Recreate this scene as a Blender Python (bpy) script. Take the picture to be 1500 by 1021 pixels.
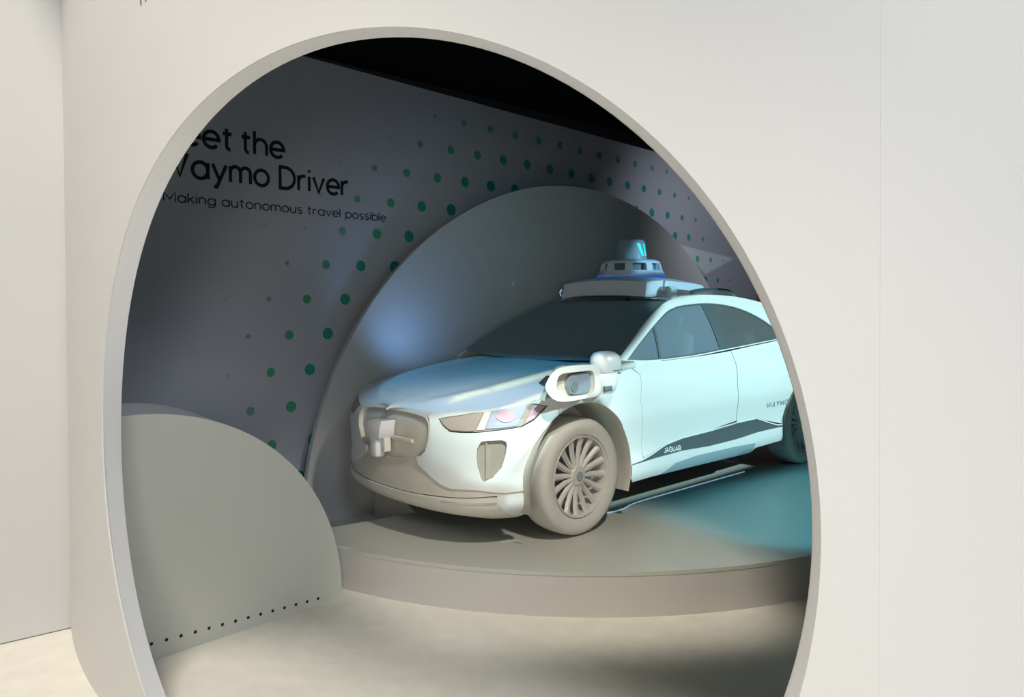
import bpy, bmesh, math, random
import numpy as np
from mathutils import Vector, Matrix
from mathutils.geometry import delaunay_2d_cdt
random.seed(4)
scene = bpy.context.scene
COL = scene.collection
for o in list(bpy.data.objects):
    bpy.data.objects.remove(o)

# ------------------------------------------------------------------ camera
cam_d = bpy.data.cameras.new('camera')
cam = bpy.data.objects.new('camera', cam_d); COL.objects.link(cam)
scene.camera = cam
yaw, pit, rol = -.7532, -.0161, -.0061
F = Vector((-math.sin(yaw)*math.cos(pit), math.cos(yaw)*math.cos(pit), math.sin(pit)))
R0 = Vector((math.cos(yaw), math.sin(yaw), 0)); U0 = R0.cross(F)
R1 = R0*math.cos(rol)+U0*math.sin(rol); U1 = U0*math.cos(rol)-R0*math.sin(rol)
cam.matrix_world = Matrix(((R1.x, U1.x, -F.x, -3.5474), (R1.y, U1.y, -F.y, -4.056), (R1.z, U1.z, -F.z, 1.4627), (0, 0, 0, 1)))
cam_d.sensor_fit = 'HORIZONTAL'; cam_d.sensor_width = 36.0
cam_d.lens = 1096.14/1500*36.0
cam_d.shift_y = -(510.5-464.6)/1500
cam_d.clip_start = .02; cam_d.clip_end = 100

# ------------------------------------------------------------------ light
scene.view_settings.view_transform = 'Standard'
scene.view_settings.look = 'None'
scene.view_settings.exposure = 0.0
scene.view_settings.gamma = 1.0
scene.view_settings.use_curve_mapping = False
world = bpy.data.worlds.new('world'); scene.world = world
world.use_nodes = True
bg = world.node_tree.nodes['Background']
bg.inputs[0].default_value = (.80, .86, 1.0, 1); bg.inputs[1].default_value = .05

def aim(o, tgt):
    o.rotation_euler = (Vector(tgt)-o.location).to_track_quat('-Z', 'Y').to_euler()
def area(name, loc, tgt, size, power, col):
    d = bpy.data.lights.new(name, 'AREA'); d.shape = 'DISK'; d.size = size; d.energy = power; d.color = col
    o = bpy.data.objects.new(name, d); o.location = loc; COL.objects.link(o); aim(o, tgt); return o
def spot(name, loc, tgt, ang, blend, power, col, rad=.08):
    d = bpy.data.lights.new(name, 'SPOT'); d.energy = power; d.color = col
    d.spot_size = math.radians(ang); d.spot_blend = blend; d.shadow_soft_size = rad
    o = bpy.data.objects.new(name, d); o.location = loc; COL.objects.link(o); aim(o, tgt); return o
def gobo(o, polys):
    """light field of a projector or an added spot: convex fields given by the points they must cover in the scene (pts, edge softness, colour)"""
    d = o.data; d.use_nodes = True; nt = d.node_tree; em = nt.nodes['Emission']
    m = o.rotation_euler.to_matrix(); r, u, f = m.col[0].copy(), m.col[1].copy(), -m.col[2]
    geo = nt.nodes.new('ShaderNodeNewGeometry')
    def dot(v):
        n = nt.nodes.new('ShaderNodeVectorMath'); n.operation = 'DOT_PRODUCT'; nt.links.new(geo.outputs['Incoming'], n.inputs[0]); n.inputs[1].default_value = v; return n.outputs['Value']
    def op(k, a, b):
        n = nt.nodes.new('ShaderNodeMath'); n.operation = k
        for i, q in enumerate((a, b)):
            if isinstance(q, (int, float)): n.inputs[i].default_value = q
            else: nt.links.new(q, n.inputs[i])
        return n.outputs[0]
    fd = dot(f); total = None
    for pts, soft, col in polys:
        q = []
        for p in pts:
            w = Vector(p)-o.location; q.append(Vector((w.dot(r)/w.dot(f), w.dot(u)/w.dot(f))))
        q.sort(key=lambda a: (a.x, a.y)); hull = []
        for seq in (q, q[::-1]):               # convex hull, counter-clockwise
            h = []
            for a in seq:
                while len(h) > 1 and (h[-1]-h[-2]).cross(a-h[-2]) <= 0: h.pop()
                h.append(a)
            hull += h[:-1]
        q = hull
        k = None
        for i in range(len(q)):
            e = (q[i]-q[i-1]).normalized(); nx, ny = -e.y, e.x; c = -(nx*q[i].x+ny*q[i].y)
            h = op('DIVIDE', dot(r*nx+u*ny+f*c), fd)
            mr = nt.nodes.new('ShaderNodeMapRange'); mr.interpolation_type = 'SMOOTHSTEP'
            mr.inputs[1].default_value = -soft; mr.inputs[2].default_value = soft
            nt.links.new(h, mr.inputs[0]); k = mr.outputs[0] if k is None else op('MULTIPLY', k, mr.outputs[0])
        v = nt.nodes.new('ShaderNodeVectorMath'); v.operation = 'SCALE'; v.inputs[0].default_value = col; nt.links.new(k, v.inputs[3])
        if total is None: total = v.outputs[0]
        else:
            w = nt.nodes.new('ShaderNodeVectorMath'); w.operation = 'MAXIMUM'; nt.links.new(total, w.inputs[0]); nt.links.new(v.outputs[0], w.inputs[1]); total = w.outputs[0]
    nt.links.new(total, em.inputs['Color'])
area('hall_light', (-5.1, -2.3, 8.0), (-2.2, -1.6, .2), 1.9, 450, (1.0, .94, .84))
area('hall_light_cool', (-4.6, -8.9, 4.4), (-1.0, -4.2, .8), 2.4, 212, (.80, .88, 1.0))
area('hall_light_low', (-5.4, -6.3, 1.5), (-1.0, -.8, .5), 1.4, 68, (1.0, .95, .87))
side_pj = spot('side_projector', (2.3, -4.6, 2.75), (1.15, -.92, .92), 75, .1, 960, (1, 1, 1), .02)
LIT = (.62, .96, .98)
gobo(side_pj, [
    ([(-.62, -.93, .85), (-.62, -.86, .82), (.52, -.87, 1.06), (3.6, -.80, 1.20), (3.8, -.9, .86)], .006, LIT),
    ([(.47, -.94, 1.1), (.47, -.94, .235), (2.60, -.94, .225), (2.60, -.90, 1.14)], .006, LIT),
    ([(.12, -.95, .98), (.60, -.95, .98), (.60, -.95, .49), (.47, -.95, .51), (.14, -.95, .86)], .006, LIT),
    ([(2.40, -.95, 1.0), (3.0, -.95, 1.0), (2.93, -.95, .83), (2.60, -.95, .46), (2.40, -.95, .46)], .006, LIT),
    ([(-.62, -.93, .90), (-.14, -.95, .90), (-.16, -.95, .86), (-.50, -.95, .52), (-.62, -.9, .5)], .006, LIT),
    ([(.41, -.83, 1.035), (1.31, -.64, 1.50), (1.9, -.60, 1.57), (2.6, -.62, 1.53), (3.5, -.7, 1.18), (2.0, -.88, 1.0)], .006, LIT),
    ([(.05, -1.07, 1.15), (.23, -1.06, 1.15), (.23, -1.06, .92), (.05, -1.06, .92)], .006, (.40, .60, .62)),
    ([(1.47, -.22, 1.72), (1.61, -.05, 2.0), (1.76, -.05, 2.0), (1.92, -.22, 1.72)], .006, (.26, .58, .84)),
    ([(1.31, -.49, 1.54), (1.31, -.47, 1.645), (1.55, -.33, 1.68), (1.95, -.33, 1.68), (2.10, -.48, 1.62), (2.10, -.48, 1.56)], .006, (.34, .68, .86)),
    ([(.66, -.80, 0), (2.2, -.80, 0), (4.2, -1.3, 0), (2.6, -2.12, 0), (1.6, -2.26, 0), (.84, -2.16, 0), (.56, -1.75, 0)], .035, (.05, .33, .45))])
front_pj = spot('front_projector', (-1.7, -2.7, 3.2), (-.2, -.6, .75), 80, .1, 400, (1, 1, 1), .02)
FL = (.68, .95, .92)
gobo(front_pj, [
    ([(-.805, -.36, .79), (-.82, -.37, .52), (-.70, -.64, .37), (-.50, -.85, .36), (-.48, -.90, .60), (-.55, -.80, .83)], .008, FL),
    ([(-.50, -.86, .36), (-.48, -.90, .60), (-.38, -.94, .71), (-.22, -.95, .81), (-.30, -.88, .90), (-.60, -.78, .82), (-.66, -.70, .5)], .006, FL),
    ([(-.60, -.76, .84), (-.25, -.95, .80), (0, -.955, .88), (.2, -.95, .90), (.2, -.87, .98), (.05, -.84, .98), (-.3, -.80, .92)], .006, FL),
    ([(-.44, -1.05, 1.08), (.0, -1.05, 1.09), (.0, -1.05, .90), (-.40, -1.05, .90)], .006, (.40, .50, .47)),
    ([(-.84, -.10, .81), (-.78, -.42, .80), (-.61, -.72, .83), (-.29, -.885, .895), (.11, -.91, .96), (.5, -.87, 1.03), (.42, .68, 1.04), (-.5, .68, .85), (-.74, .5, .81), (-.83, .25, .80)], .012, (.0, .34, .66)),
    ([(-.70, -.42, .85), (-.62, -.464, .875), (-.439, -.573, .913), (-.43, -.491, .926), (-.609, -.398, .888)], .010, (.72, 1.1, 1.0)),
    ([(-.439, -.573, .913), (-.184, -.638, .956), (.095, -.644, .996), (.42, -.625, 1.035), (.407, -.55, 1.041), (.089, -.565, 1.005), (-.182, -.547, .967), (-.43, -.491, .926)], .008, (.62, 1.05, 1.0)),
    ([(-.575, -.813, .33), (-.455, -.87, .335), (-.447, -.845, .235), (-.55, -.808, .245)], .005, (.9, 1.2, 1.2))])
spot('added_blue_glow', (-.05, .74, 1.04), (.22, 1.22, 1.42), 118, 1.0, 9, (.25, .5, 1.0), .10)  # added for the blue glow on the backdrop; no fixture there
fill = spot('added_front_fill', (-1.25, -3.1, 3.1), (-.30, -.88, .45), 62, .5, 300, (1, 1, 1), .08)  # added warm fill for nose, wheels and riser; unseen source
gobo(fill, [([(-1.0, 1.2, .55), (-1.25, .4, .0), (-.86, .45, .77), (-.84, 0, .79), (-.80, -.37, .77), (-.50, -.86, .78), (0, -.95, .86), (.5, -.95, .75), (.8, -1.1, .2), (.5, -1.95, 0), (.15, -2.25, -.25), (-.78, -1.72, -.25), (-1.42, -.98, -.25)], .085, (1.0, .94, .82))])
spot('added_wall_wash', (4.4, -.9, 3.4), (5.8, 1.8, 1.5), 110, 1.0, 125, (.86, .90, 1.0), .15)  # added to brighten the right of the back wall; unseen source
spot('added_jamb_spot', (-3.0, -4.4, 3.0), (-2.5, -.05, .75), 32, .9, 55, (1.0, .97, .92), .12)  # added spot that lifts the left jamb; unseen source
spot('panel_lamp', (-2.0, .5, 3.2), (-2.05, .1, .9), 42, .9, 16, (.95, .97, 1.0), .1)
stray = spot('added_spill_spot', (2.6, -3.0, 3.2), (5.6, 1.8, 2.1), 30, .1, 260, (1, 1, 1), .01)  # added spot that draws the stray triangle of projector spill
gobo(stray, [([(4.98, 1.75, 2.26), (6.51, 1.83, 2.14), (5.67, 1.78, 1.88)], .003, (.85, 1.0, .95))])
spot('added_backdrop_fill', (.6, -2.6, 3.3), (1.3, 1.15, 1.3), 66, .9, 30, (.32, .88, 1.0), .6)  # added teal fill on the backdrop in place of projector leak

# ------------------------------------------------------------------ materials
def mat(name, col, rough=.5, metal=0., coat=0., alpha=1., emit=None, es=0., noise=0., nscale=40., bump=0., spec=.5):
    m = bpy.data.materials.new(name); m.use_nodes = True
    nt = m.node_tree; b = nt.nodes['Principled BSDF']
    b.inputs['Base Color'].default_value = (*col, 1); b.inputs['Roughness'].default_value = rough
    b.inputs['Metallic'].default_value = metal; b.inputs['Coat Weight'].default_value = coat
    b.inputs['Alpha'].default_value = alpha; b.inputs['Specular IOR Level'].default_value = spec
    if emit:
        b.inputs['Emission Color'].default_value = (*emit, 1); b.inputs['Emission Strength'].default_value = es
    if noise or bump:
        tc = nt.nodes.new('ShaderNodeTexCoord'); n = nt.nodes.new('ShaderNodeTexNoise')
        n.inputs['Scale'].default_value = nscale; n.inputs['Detail'].default_value = 5
        nt.links.new(tc.outputs['Object'], n.inputs['Vector'])
        if noise:
            r = nt.nodes.new('ShaderNodeMix'); r.data_type = 'RGBA'
            r.inputs[6].default_value = (*[c*(1-noise) for c in col], 1); r.inputs[7].default_value = (*[min(1, c*(1+noise)) for c in col], 1)
            nt.links.new(n.outputs['Fac'], r.inputs[0]); nt.links.new(r.outputs[2], b.inputs['Base Color'])
        if bump:
            bp = nt.nodes.new('ShaderNodeBump'); bp.inputs['Strength'].default_value = bump; bp.inputs['Distance'].default_value = .01
            nt.links.new(n.outputs['Fac'], bp.inputs['Height']); nt.links.new(bp.outputs['Normal'], b.inputs['Normal'])
    return m
M = dict(
    wall=mat('wall_white', (.74, .73, .71), .55, noise=.015, nscale=3),
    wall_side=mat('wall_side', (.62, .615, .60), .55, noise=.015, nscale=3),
    undercut_shade=mat('shade_blue_grey', (.36, .46, .52), .45),  # shade of the sill undercut put into the colour
    jamb=mat('jamb_white', (.86, .86, .87), .5, noise=.01, nscale=6),
    carpet=mat('carpet_cream', (.82, .78, .69), .95, noise=.10, nscale=9, bump=.5, spec=.1),
    backwall=mat('backwall_grey', (.45, .47, .53), .6, noise=.02, nscale=2),
    panel_edge_lit=mat('panel_edge_lit', (.80, .81, .84), .5),  # paler than the panel: light from above put into the colour
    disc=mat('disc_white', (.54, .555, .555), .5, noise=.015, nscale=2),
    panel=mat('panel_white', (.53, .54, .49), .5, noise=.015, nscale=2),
    plat_top=mat('platform_top', (.56, .56, .50), .38, noise=.02, nscale=5),
    riser=mat('platform_riser', (.60, .57, .53), .55, noise=.02, nscale=4),
    black=mat('black_cloth', (.004, .0045, .006), .9, spec=.1),
    ink=mat('ink_black', (.004, .005, .010), .6),
    ink_soft=mat('ink_soft', (.02, .025, .04), .6),
    hole=mat('hole_black', (.006, .006, .006), .8),
    paint=mat('car_white', (.82, .84, .83), .32, coat=.35),
    putty=mat('putty_grey', (.70, .65, .56), .5, noise=.03, nscale=20),
    putty_l=mat('putty_light', (.78, .75, .66), .42, coat=.1),
    tyre=mat('tyre_grey', (.64, .62, .57), .7, noise=.04, nscale=25),
    rim=mat('rim_grey', (.62, .60, .56), .42),
    arch=mat('arch_grey', (.52, .50, .44), .7),
    trim=mat('trim_dark', (.09, .115, .125), .4),
    dark=mat('dark_plastic', (.02, .024, .028), .5),
    glass=mat('side_glass', (.27, .34, .42), .12, alpha=.62, coat=.3),
    glassr=mat('rear_glass', (.15, .16, .165), .12, alpha=.75, coat=.3),
    shield=mat('windshield_glass', (.27, .33, .35), .45, alpha=.95, spec=.3),
    seat=mat('seat_grey', (.30, .34, .38), .7),
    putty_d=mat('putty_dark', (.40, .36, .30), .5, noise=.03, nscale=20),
    pane=mat('sensor_pane', (.24, .28, .34), .35),
    sensor=mat('sensor_grey', (.30, .36, .40), .4),
    sensor_w=mat('sensor_white', (.80, .80, .82), .35),
    slate=mat('slate_grey', (.16, .20, .22), .4),
    lilac=mat('lamp_lilac', (.40, .43, .56), .5),
    pink=mat('lamp_pink', (.62, .40, .48), .5),
    brown=mat('lamp_brown', (.46, .36, .32), .5),
    chrome=mat('chrome', (.75, .78, .8), .2, metal=1.),
    cyan=mat('logo_cyan', (.02, .5, .5), .5, emit=(.0, .80, .76), es=1.0),
    blue=mat('led_blue', (.02, .08, .5), .5, emit=(.02, .10, .65), es=.9),
    line=mat('glow_pale_blue', (.3, .5, .7), .5, emit=(.30, .55, .75), es=.7),  # glow of the painted spill line and the pod side light
    orange=mat('orange_print', (.55, .22, .09), .6, noise=.35, nscale=5),
    letter=mat('letter_white', (.8, .84, .84), .5),
    letter_g=mat('letter_grey', (.22, .30, .32), .5),
)
def dotmat(k):
    a = [(.006, .24, .25), (.02, .30, .24), (.06, .34, .18), (.15, .34, .24), (.32, .42, .42)][k]
    return mat('dot_green_%d' % k, a, .6)
DOTM = [dotmat(k) for k in range(5)]

# ------------------------------------------------------------------ helpers
def empty(name, loc=(0, 0, 0), parent=None):
    o = bpy.data.objects.new(name, None); COL.objects.link(o); o.location = loc; o.empty_display_size = .1
    if parent: o.parent = parent
    return o
def tag(o, label=None, cat=None, group=None, kind=None):
    for k, v in (('label', label), ('category', cat), ('group', group), ('kind', kind)):
        if v: o[k] = v
    return o
def link(name, me, m, parent=None):
    o = bpy.data.objects.new(name, me); COL.objects.link(o)
    if m and not me.materials: me.materials.append(m)
    if parent:
        o.parent = parent
        w = Vector((0, 0, 0)); p = parent
        while p: w += p.location; p = p.parent
        o.location = -w            # mesh coordinates stay in world space
    return o
def smooth_by_angle(me, ang=40):
    bm = bmesh.new(); bm.from_mesh(me)
    for f in bm.faces: f.smooth = True
    for e in bm.edges:
        if len(e.link_faces) == 2 and e.calc_face_angle(0) > math.radians(ang): e.smooth = False
    bm.to_mesh(me); bm.free()
def meshobj(name, V, Fc, m, parent=None, ang=40, fixn=True):
    me = bpy.data.meshes.new(name); me.from_pydata([tuple(map(float, v)) for v in V], [], [list(map(int, f)) for f in Fc]); me.update()
    if fixn:
        bm = bmesh.new(); bm.from_mesh(me); bmesh.ops.recalc_face_normals(bm, faces=bm.faces); bm.to_mesh(me); bm.free()
    if ang: smooth_by_angle(me, ang)
    return link(name, me, m, parent)
def bmobj(name, bm, m, parent=None, ang=40):
    me = bpy.data.meshes.new(name); bm.normal_update(); bm.to_mesh(me); bm.free()
    if ang: smooth_by_angle(me, ang)
    return link(name, me, m, parent)
def inside(P, loops):
    P = np.asarray(P, float); r = np.zeros(len(P), bool)
    for l in loops:
        a = np.asarray(l, float); b = np.roll(a, -1, 0)
        for (x0, y0), (x1, y1) in zip(a, b):
            c = ((y0 > P[:, 1]) != (y1 > P[:, 1]))
            if y1 != y0: r ^= c & (P[:, 0] < (x1-x0)*(P[:, 1]-y0)/(y1-y0)+x0)
    return r
def segdist(P, loops):
    d = np.full(len(P), 1e9)
    for l in loops:
        a = np.asarray(l, float); b = np.roll(a, -1, 0)
        for p, q in zip(a, b):
            e = q-p; t = np.clip(((P-p)@e)/(e@e+1e-12), 0, 1); d = np.minimum(d, np.hypot(*(P-p-t[:, None]*e).T))
    return d
def densify(l, st):
    out = []
    for i, p in enumerate(l):
        q = l[(i+1) % len(l)]; n = max(1, int(math.ceil(math.dist(p, q)/st-1e-6)))
        for k in range(n): out.append((p[0]+(q[0]-p[0])*k/n, p[1]+(q[1]-p[1])*k/n))
    return out
def fill(loops, st, scale=(1, 1), istep=None):
    """constrained triangulation of 2D loops (even-odd), with inner points; returns points and triangles"""
    sc = np.array(scale, float)
    L2 = [densify([tuple(np.array(p)*sc) for p in l], st) for l in loops]
    A = np.concatenate([np.array(l) for l in L2]); lo, hi = A.min(0), A.max(0); g = istep or st
    gx, gy = np.meshgrid(np.arange(lo[0]+g*.5, hi[0], g), np.arange(lo[1]+g*.5, hi[1], g), indexing='ij')
    G = np.c_[gx.ravel(), gy.ravel()]
    if len(G):
        G = G[inside(G, L2)]
    if len(G):
        G = G[segdist(G, L2) > g*.45]
    pts = [Vector(p) for l in L2 for p in l]+[Vector(p) for p in G]
    ed = []; k = 0
    for l in L2:
        n = len(l); ed += [(k+i, k+(i+1) % n) for i in range(n)]; k += n
    v, e, f, *_ = delaunay_2d_cdt(pts, ed, [], 0, 1e-6)
    v = np.array([(p[0], p[1]) for p in v])
    c = np.array([v[list(t)].mean(0) for t in f]); ok = inside(c, L2)
    return v/sc, [t for t, o in zip(f, ok) if o]
def sheet(name, uv, tris, fn, m, parent, thick, centre=None, out=None, ang=35):
    """a curved panel with thickness: fn maps (u, v) arrays to points"""
    P = fn(uv[:, 0], uv[:, 1])
    T = np.array([list(t) for t in tris])
    nrm = np.cross(P[T[:, 1]]-P[T[:, 0]], P[T[:, 2]]-P[T[:, 0]])
    cen = P[T].mean(1)
    ref = (cen-np.array(centre)) if centre is not None else np.tile(np.array(out, float), (len(T), 1))
    if (nrm*ref).sum() < 0: T = T[:, ::-1]; nrm = -nrm
    vn = np.zeros_like(P)
    for k in range(3): np.add.at(vn, T[:, k], nrm)
    vn /= np.linalg.norm(vn, axis=1)[:, None]+1e-12
    V = P.tolist(); Fc = T.tolist()
    if thick:
        cnt = {}
        for t in Fc:
            for a, b in ((t[0], t[1]), (t[1], t[2]), (t[2], t[0])): cnt[(a, b)] = 1
        bd = [(a, b) for (a, b) in cnt if (b, a) not in cnt]; mp = {}
        def g(i):
            if i not in mp:
                mp[i] = len(V); V.append(P[i].tolist()); V.append((P[i]-vn[i]*thick).tolist())
            return mp[i]
        for a, b in bd:
            i, j = g(a), g(b); Fc.append([j, i, i+1, j+1])
    me = bpy.data.meshes.new(name); me.from_pydata(V, [], Fc); me.update(); smooth_by_angle(me, ang)
    return link(name, me, m, parent)
def inset(l, d):
    """move a closed loop inwards by d"""
    a = np.array(l, float); n = len(a); ar = 0
    for i in range(n): ar += a[i][0]*a[(i+1) % n][1]-a[(i+1) % n][0]*a[i][1]
    sg = 1 if ar > 0 else -1; out = []
    for i in range(n):
        e1 = a[i]-a[i-1]; e2 = a[(i+1) % n]-a[i]
        e1 /= np.hypot(*e1)+1e-12; e2 /= np.hypot(*e2)+1e-12
        n1 = np.array((-e1[1], e1[0]))*sg; n2 = np.array((-e2[1], e2[0]))*sg; b = n1+n2
        b = b/max(.6, (b@b)/2+1e-9); out.append(tuple(a[i]+b*d))
    return out
def crv(pts, n=8, closed=False):
    """Catmull-Rom through 2D/3D points"""
    p = [np.array(q, float) for q in pts]; m = len(p); out = []
    for i in range(m if closed else m-1):
        a = p[(i-1) % m] if closed or i > 0 else 2*p[0]-p[1]; b = p[i]; c = p[(i+1) % m]; d = p[(i+2) % m] if closed or i < m-2 else 2*p[-1]-p[-2]
        for k in range(n):
            t = k/n; out.append(tuple(.5*((2*b)+(-a+c)*t+(2*a-5*b+4*c-d)*t*t+(-a+3*b-3*c+d)*t**3)))
    if not closed: out.append(tuple(p[-1]))
    return out
def rbox(name, c, s, m, parent=None, bev=.01, seg=3, rot=None):
    bm = bmesh.new(); bmesh.ops.create_cube(bm, size=1)
    for v in bm.verts: v.co = Vector((v.co.x*s[0], v.co.y*s[1], v.co.z*s[2]))
    if bev: bmesh.ops.bevel(bm, geom=bm.edges[:], offset=bev, segments=seg, affect='EDGES', profile=.5)
    if rot: bmesh.ops.rotate(bm, verts=bm.verts, cent=(0, 0, 0), matrix=rot)
    bmesh.ops.translate(bm, verts=bm.verts, vec=c)
    return bmobj(name, bm, m, parent)
def prism(loop, fn0, fn1):
    """loop of 2D points, two maps to 3D; returns verts, faces of the closed solid"""
    n = len(loop); a = np.array(loop); V = np.r_[fn0(a[:, 0], a[:, 1]), fn1(a[:, 0], a[:, 1])]
    Fc = [list(range(n))[::-1], list(range(n, 2*n))]+[[i, (i+1) % n, n+(i+1) % n, n+i] for i in range(n)]
    return V, Fc
def lathe(name, prof, m, parent=None, axis='z', c=(0, 0, 0), n=64, ang=35):
    """profile of (radius, height) turned round an axis through c"""
    V = []; Fc = []; k = len(prof)
    for i in range(n):
        t = 2*math.pi*i/n; ca, sa = math.cos(t), math.sin(t)
        for r, h in prof:
            V.append((c[0]+r*ca, c[1]+r*sa, c[2]+h) if axis == 'z' else (c[0]+r*ca, c[1]+h, c[2]+r*sa))
    for i in range(n):
        for j in range(k-1):
            a = i*k+j; b = ((i+1) % n)*k+j; Fc.append([a, b, b+1, a+1])
    me = bpy.data.meshes.new(name); me.from_pydata(V, [], Fc)
    bm = bmesh.new(); bm.from_mesh(me); bmesh.ops.remove_doubles(bm, verts=bm.verts, dist=1e-6)
    bmesh.ops.dissolve_degenerate(bm, dist=1e-7, edges=bm.edges); bmesh.ops.recalc_face_normals(bm, faces=bm.faces); bm.to_mesh(me); bm.free()
    smooth_by_angle(me, ang)
    return link(name, me, m, parent)
def tube(name, pts, r, m, parent=None, n=10, scale=(1, 1)):
    p = [Vector(q) for q in pts]; V = []; Fc = []
    up0 = Vector((0, 0, 1))
    for i, q in enumerate(p):
        t = (p[min(i+1, len(p)-1)]-p[max(i-1, 0)]).normalized()
        s = t.cross(up0); s = s.normalized() if s.length > 1e-3 else Vector((1, 0, 0)); u = s.cross(t)
        for k in range(n):
            a = 2*math.pi*k/n; V.append(q+s*math.cos(a)*r*scale[0]+u*math.sin(a)*r*scale[1])
    for i in range(len(p)-1):
        for k in range(n):
            Fc.append([i*n+k, i*n+(k+1) % n, (i+1)*n+(k+1) % n, (i+1)*n+k])
    Fc.append(list(range(n))); Fc.append(list(range((len(p)-1)*n, len(p)*n)))
    return meshobj(name, V, Fc, m, parent)

# ------------------------------------------------------------------ stroke lettering (x height .5, cap .7, baseline 0)
def arc(cx, cy, rx, ry, a0, a1, n=20):
    return [(cx+rx*math.cos(math.radians(a0+(a1-a0)*k/n)), cy+ry*math.sin(math.radians(a0+(a1-a0)*k/n))) for k in range(n+1)]
def ring(cx=.25, r=.25): return arc(cx, .25, r, .25, 0, 360, 32)
GL = {
 'M': (.78, [[(0, 0), (0, .7), (.37, .16), (.74, .7), (.74, 0)]]), 'W': (.98, [[(0, .7), (.24, 0), (.47, .66), (.70, 0), (.94, .7)]]),
 'D': (.60, [[(0, 0), (0, .7), (.2, .7)]+arc(.2, .35, .36, .35, 90, -90)+[(0, 0)]]),
 'e': (.51, [[(.01, .25)]+[(.49, .25)]+arc(.25, .25, .25, .25, 0, 318, 28)]), 't': (.34, [[(.13, .66), (.13, .13)]+arc(.25, .13, .12, .12, 180, 275, 8), [(0, .5), (.3, .5)]]),
 'h': (.47, [[(0, 0), (0, .74)], [(0, .27)]+arc(.22, .28, .22, .22, 180, 0, 16)+[(.44, 0)]]), 'a': (.53, [ring(), [(.5, .5), (.5, 0)]]),
 'y': (.48, [[(0, .5), (.23, .02)], [(.46, .5), (.14, -.2), (.05, -.2)]]), 'm': (.73, [[(0, 0), (0, .5)], [(0, .29)]+arc(.175, .32, .175, .18, 180, 0, 14)+[(.35, 0)], [(.35, .29)]+arc(.525, .32, .175, .18, 180, 0, 14)+[(.70, 0)]]),
 'o': (.52, [ring()]), 'r': (.31, [[(0, 0), (0, .5)], [(0, .28)]+arc(.22, .28, .22, .21, 180, 75, 10)]), 'i': (.05, [[(0, 0), (0, .5)], [(0, .64), (0, .72)]]),
 'v': (.46, [[(0, .5), (.22, 0), (.44, .5)]]), 'k': (.42, [[(0, 0), (0, .74)], [(.36, .5), (.02, .22)], [(.12, .30), (.40, 0)]]),
 'n': (.46, [[(0, 0), (0, .5)], [(0, .27)]+arc(.21, .29, .21, .21, 180, 0, 16)+[(.42, 0)]]), 'g': (.53, [ring(), [(.5, .5), (.5, .03)]+arc(.25, .02, .25, .22, 0, -150, 14)]),
 'u': (.46, [[(0, .5), (0, .21)]+arc(.21, .21, .21, .21, 180, 360, 16)+[(.42, .5)], [(.42, .25), (.42, 0)]]),
 's': (.36, [arc(.17, .37, .15, .125, 40, 250, 14)+arc(.17, .125, .16, .125, 70, -150, 14)]), 'l': (.05, [[(0, 0), (0, .74)]]), 'p': (.53, [ring(.26), [(.01, .5), (.01, -.2)]]), 'b': (.53, [ring(.26), [(.01, .74), (.01, 0)]]),
 'J': (.40, [[(.36, .7), (.36, .18)]+arc(.19, .18, .17, .18, 0, -160, 10)]), 'A': (.62, [[(0, 0), (.29, .7), (.58, 0)], [(.11, .22), (.47, .22)]]), 'G': (.66, [arc(.33, .35, .33, .35, 40, 360, 24)+[(.36, .35)]]),
 'U': (.54, [[(0, .7), (0, .24)]+arc(.25, .24, .25, .24, 180, 360, 14)+[(.5, .7)]]), 'R': (.52, [[(0, 0), (0, .7), (.26, .7)]+arc(.26, .51, .19, .19, 90, -90, 12)+[(0, .32)], [(.22, .32), (.46, 0)]]),
 'Y': (.58, [[(0, .7), (.27, .32), (.54, .7)], [(.27, .32), (.27, 0)]]), 'O': (.70, [arc(.34, .35, .34, .35, 0, 360, 32)]), ' ': (.20, []),
}
def text_width(t, gap): return sum(GL[c][0]+gap for c in t)-gap
def lettering(t, x0, y0, size, w, gap=.13, width=None):
    """ribbon polygons (verts 2D, quads) for a line of text, stroke width w in em"""
    V = []; Q = []; x = 0
    sx = size if width is None else width/text_width(t, gap)
    for c in t:
        adv, st = GL[c]
        for s in st:
            p = [np.array(q, float) for q in s]; p = [q for i, q in enumerate(p) if i == 0 or np.hypot(*(q-p[i-1])) > 1e-4]; closed = np.hypot(*(p[0]-p[-1])) < 1e-6
            if closed: p = p[:-1]
            n = len(p); base = len(V)
            for i in range(n):
                a = p[i-1] if (i > 0 or closed) else None; b = p[(i+1) % n] if (i < n-1 or closed) else None
                d1 = (p[i]-a) if a is not None else (b-p[i]); d2 = (b-p[i]) if b is not None else (p[i]-a)
                d1 = d1/(np.hypot(*d1)+1e-9); d2 = d2/(np.hypot(*d2)+1e-9)
                q = p[i]-(d1*w*.5 if a is None else 0)*0+(0)
                n1 = np.array((-d1[1], d1[0])); n2 = np.array((-d2[1], d2[0])); b2 = n1+n2; b2 = b2/max(.5, (b2@b2)/2)
                for sg in (1, -1):
                    e = q+b2*w*.5*sg; V.append((x0+(x+e[0])*sx, y0+e[1]*size))
            for i in range(n if closed else n-1):
                j = (i+1) % n; Q.append([base+2*i, base+2*i+1, base+2*j+1, base+2*j])
        x += adv+gap
    return np.array(V), Q

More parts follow.
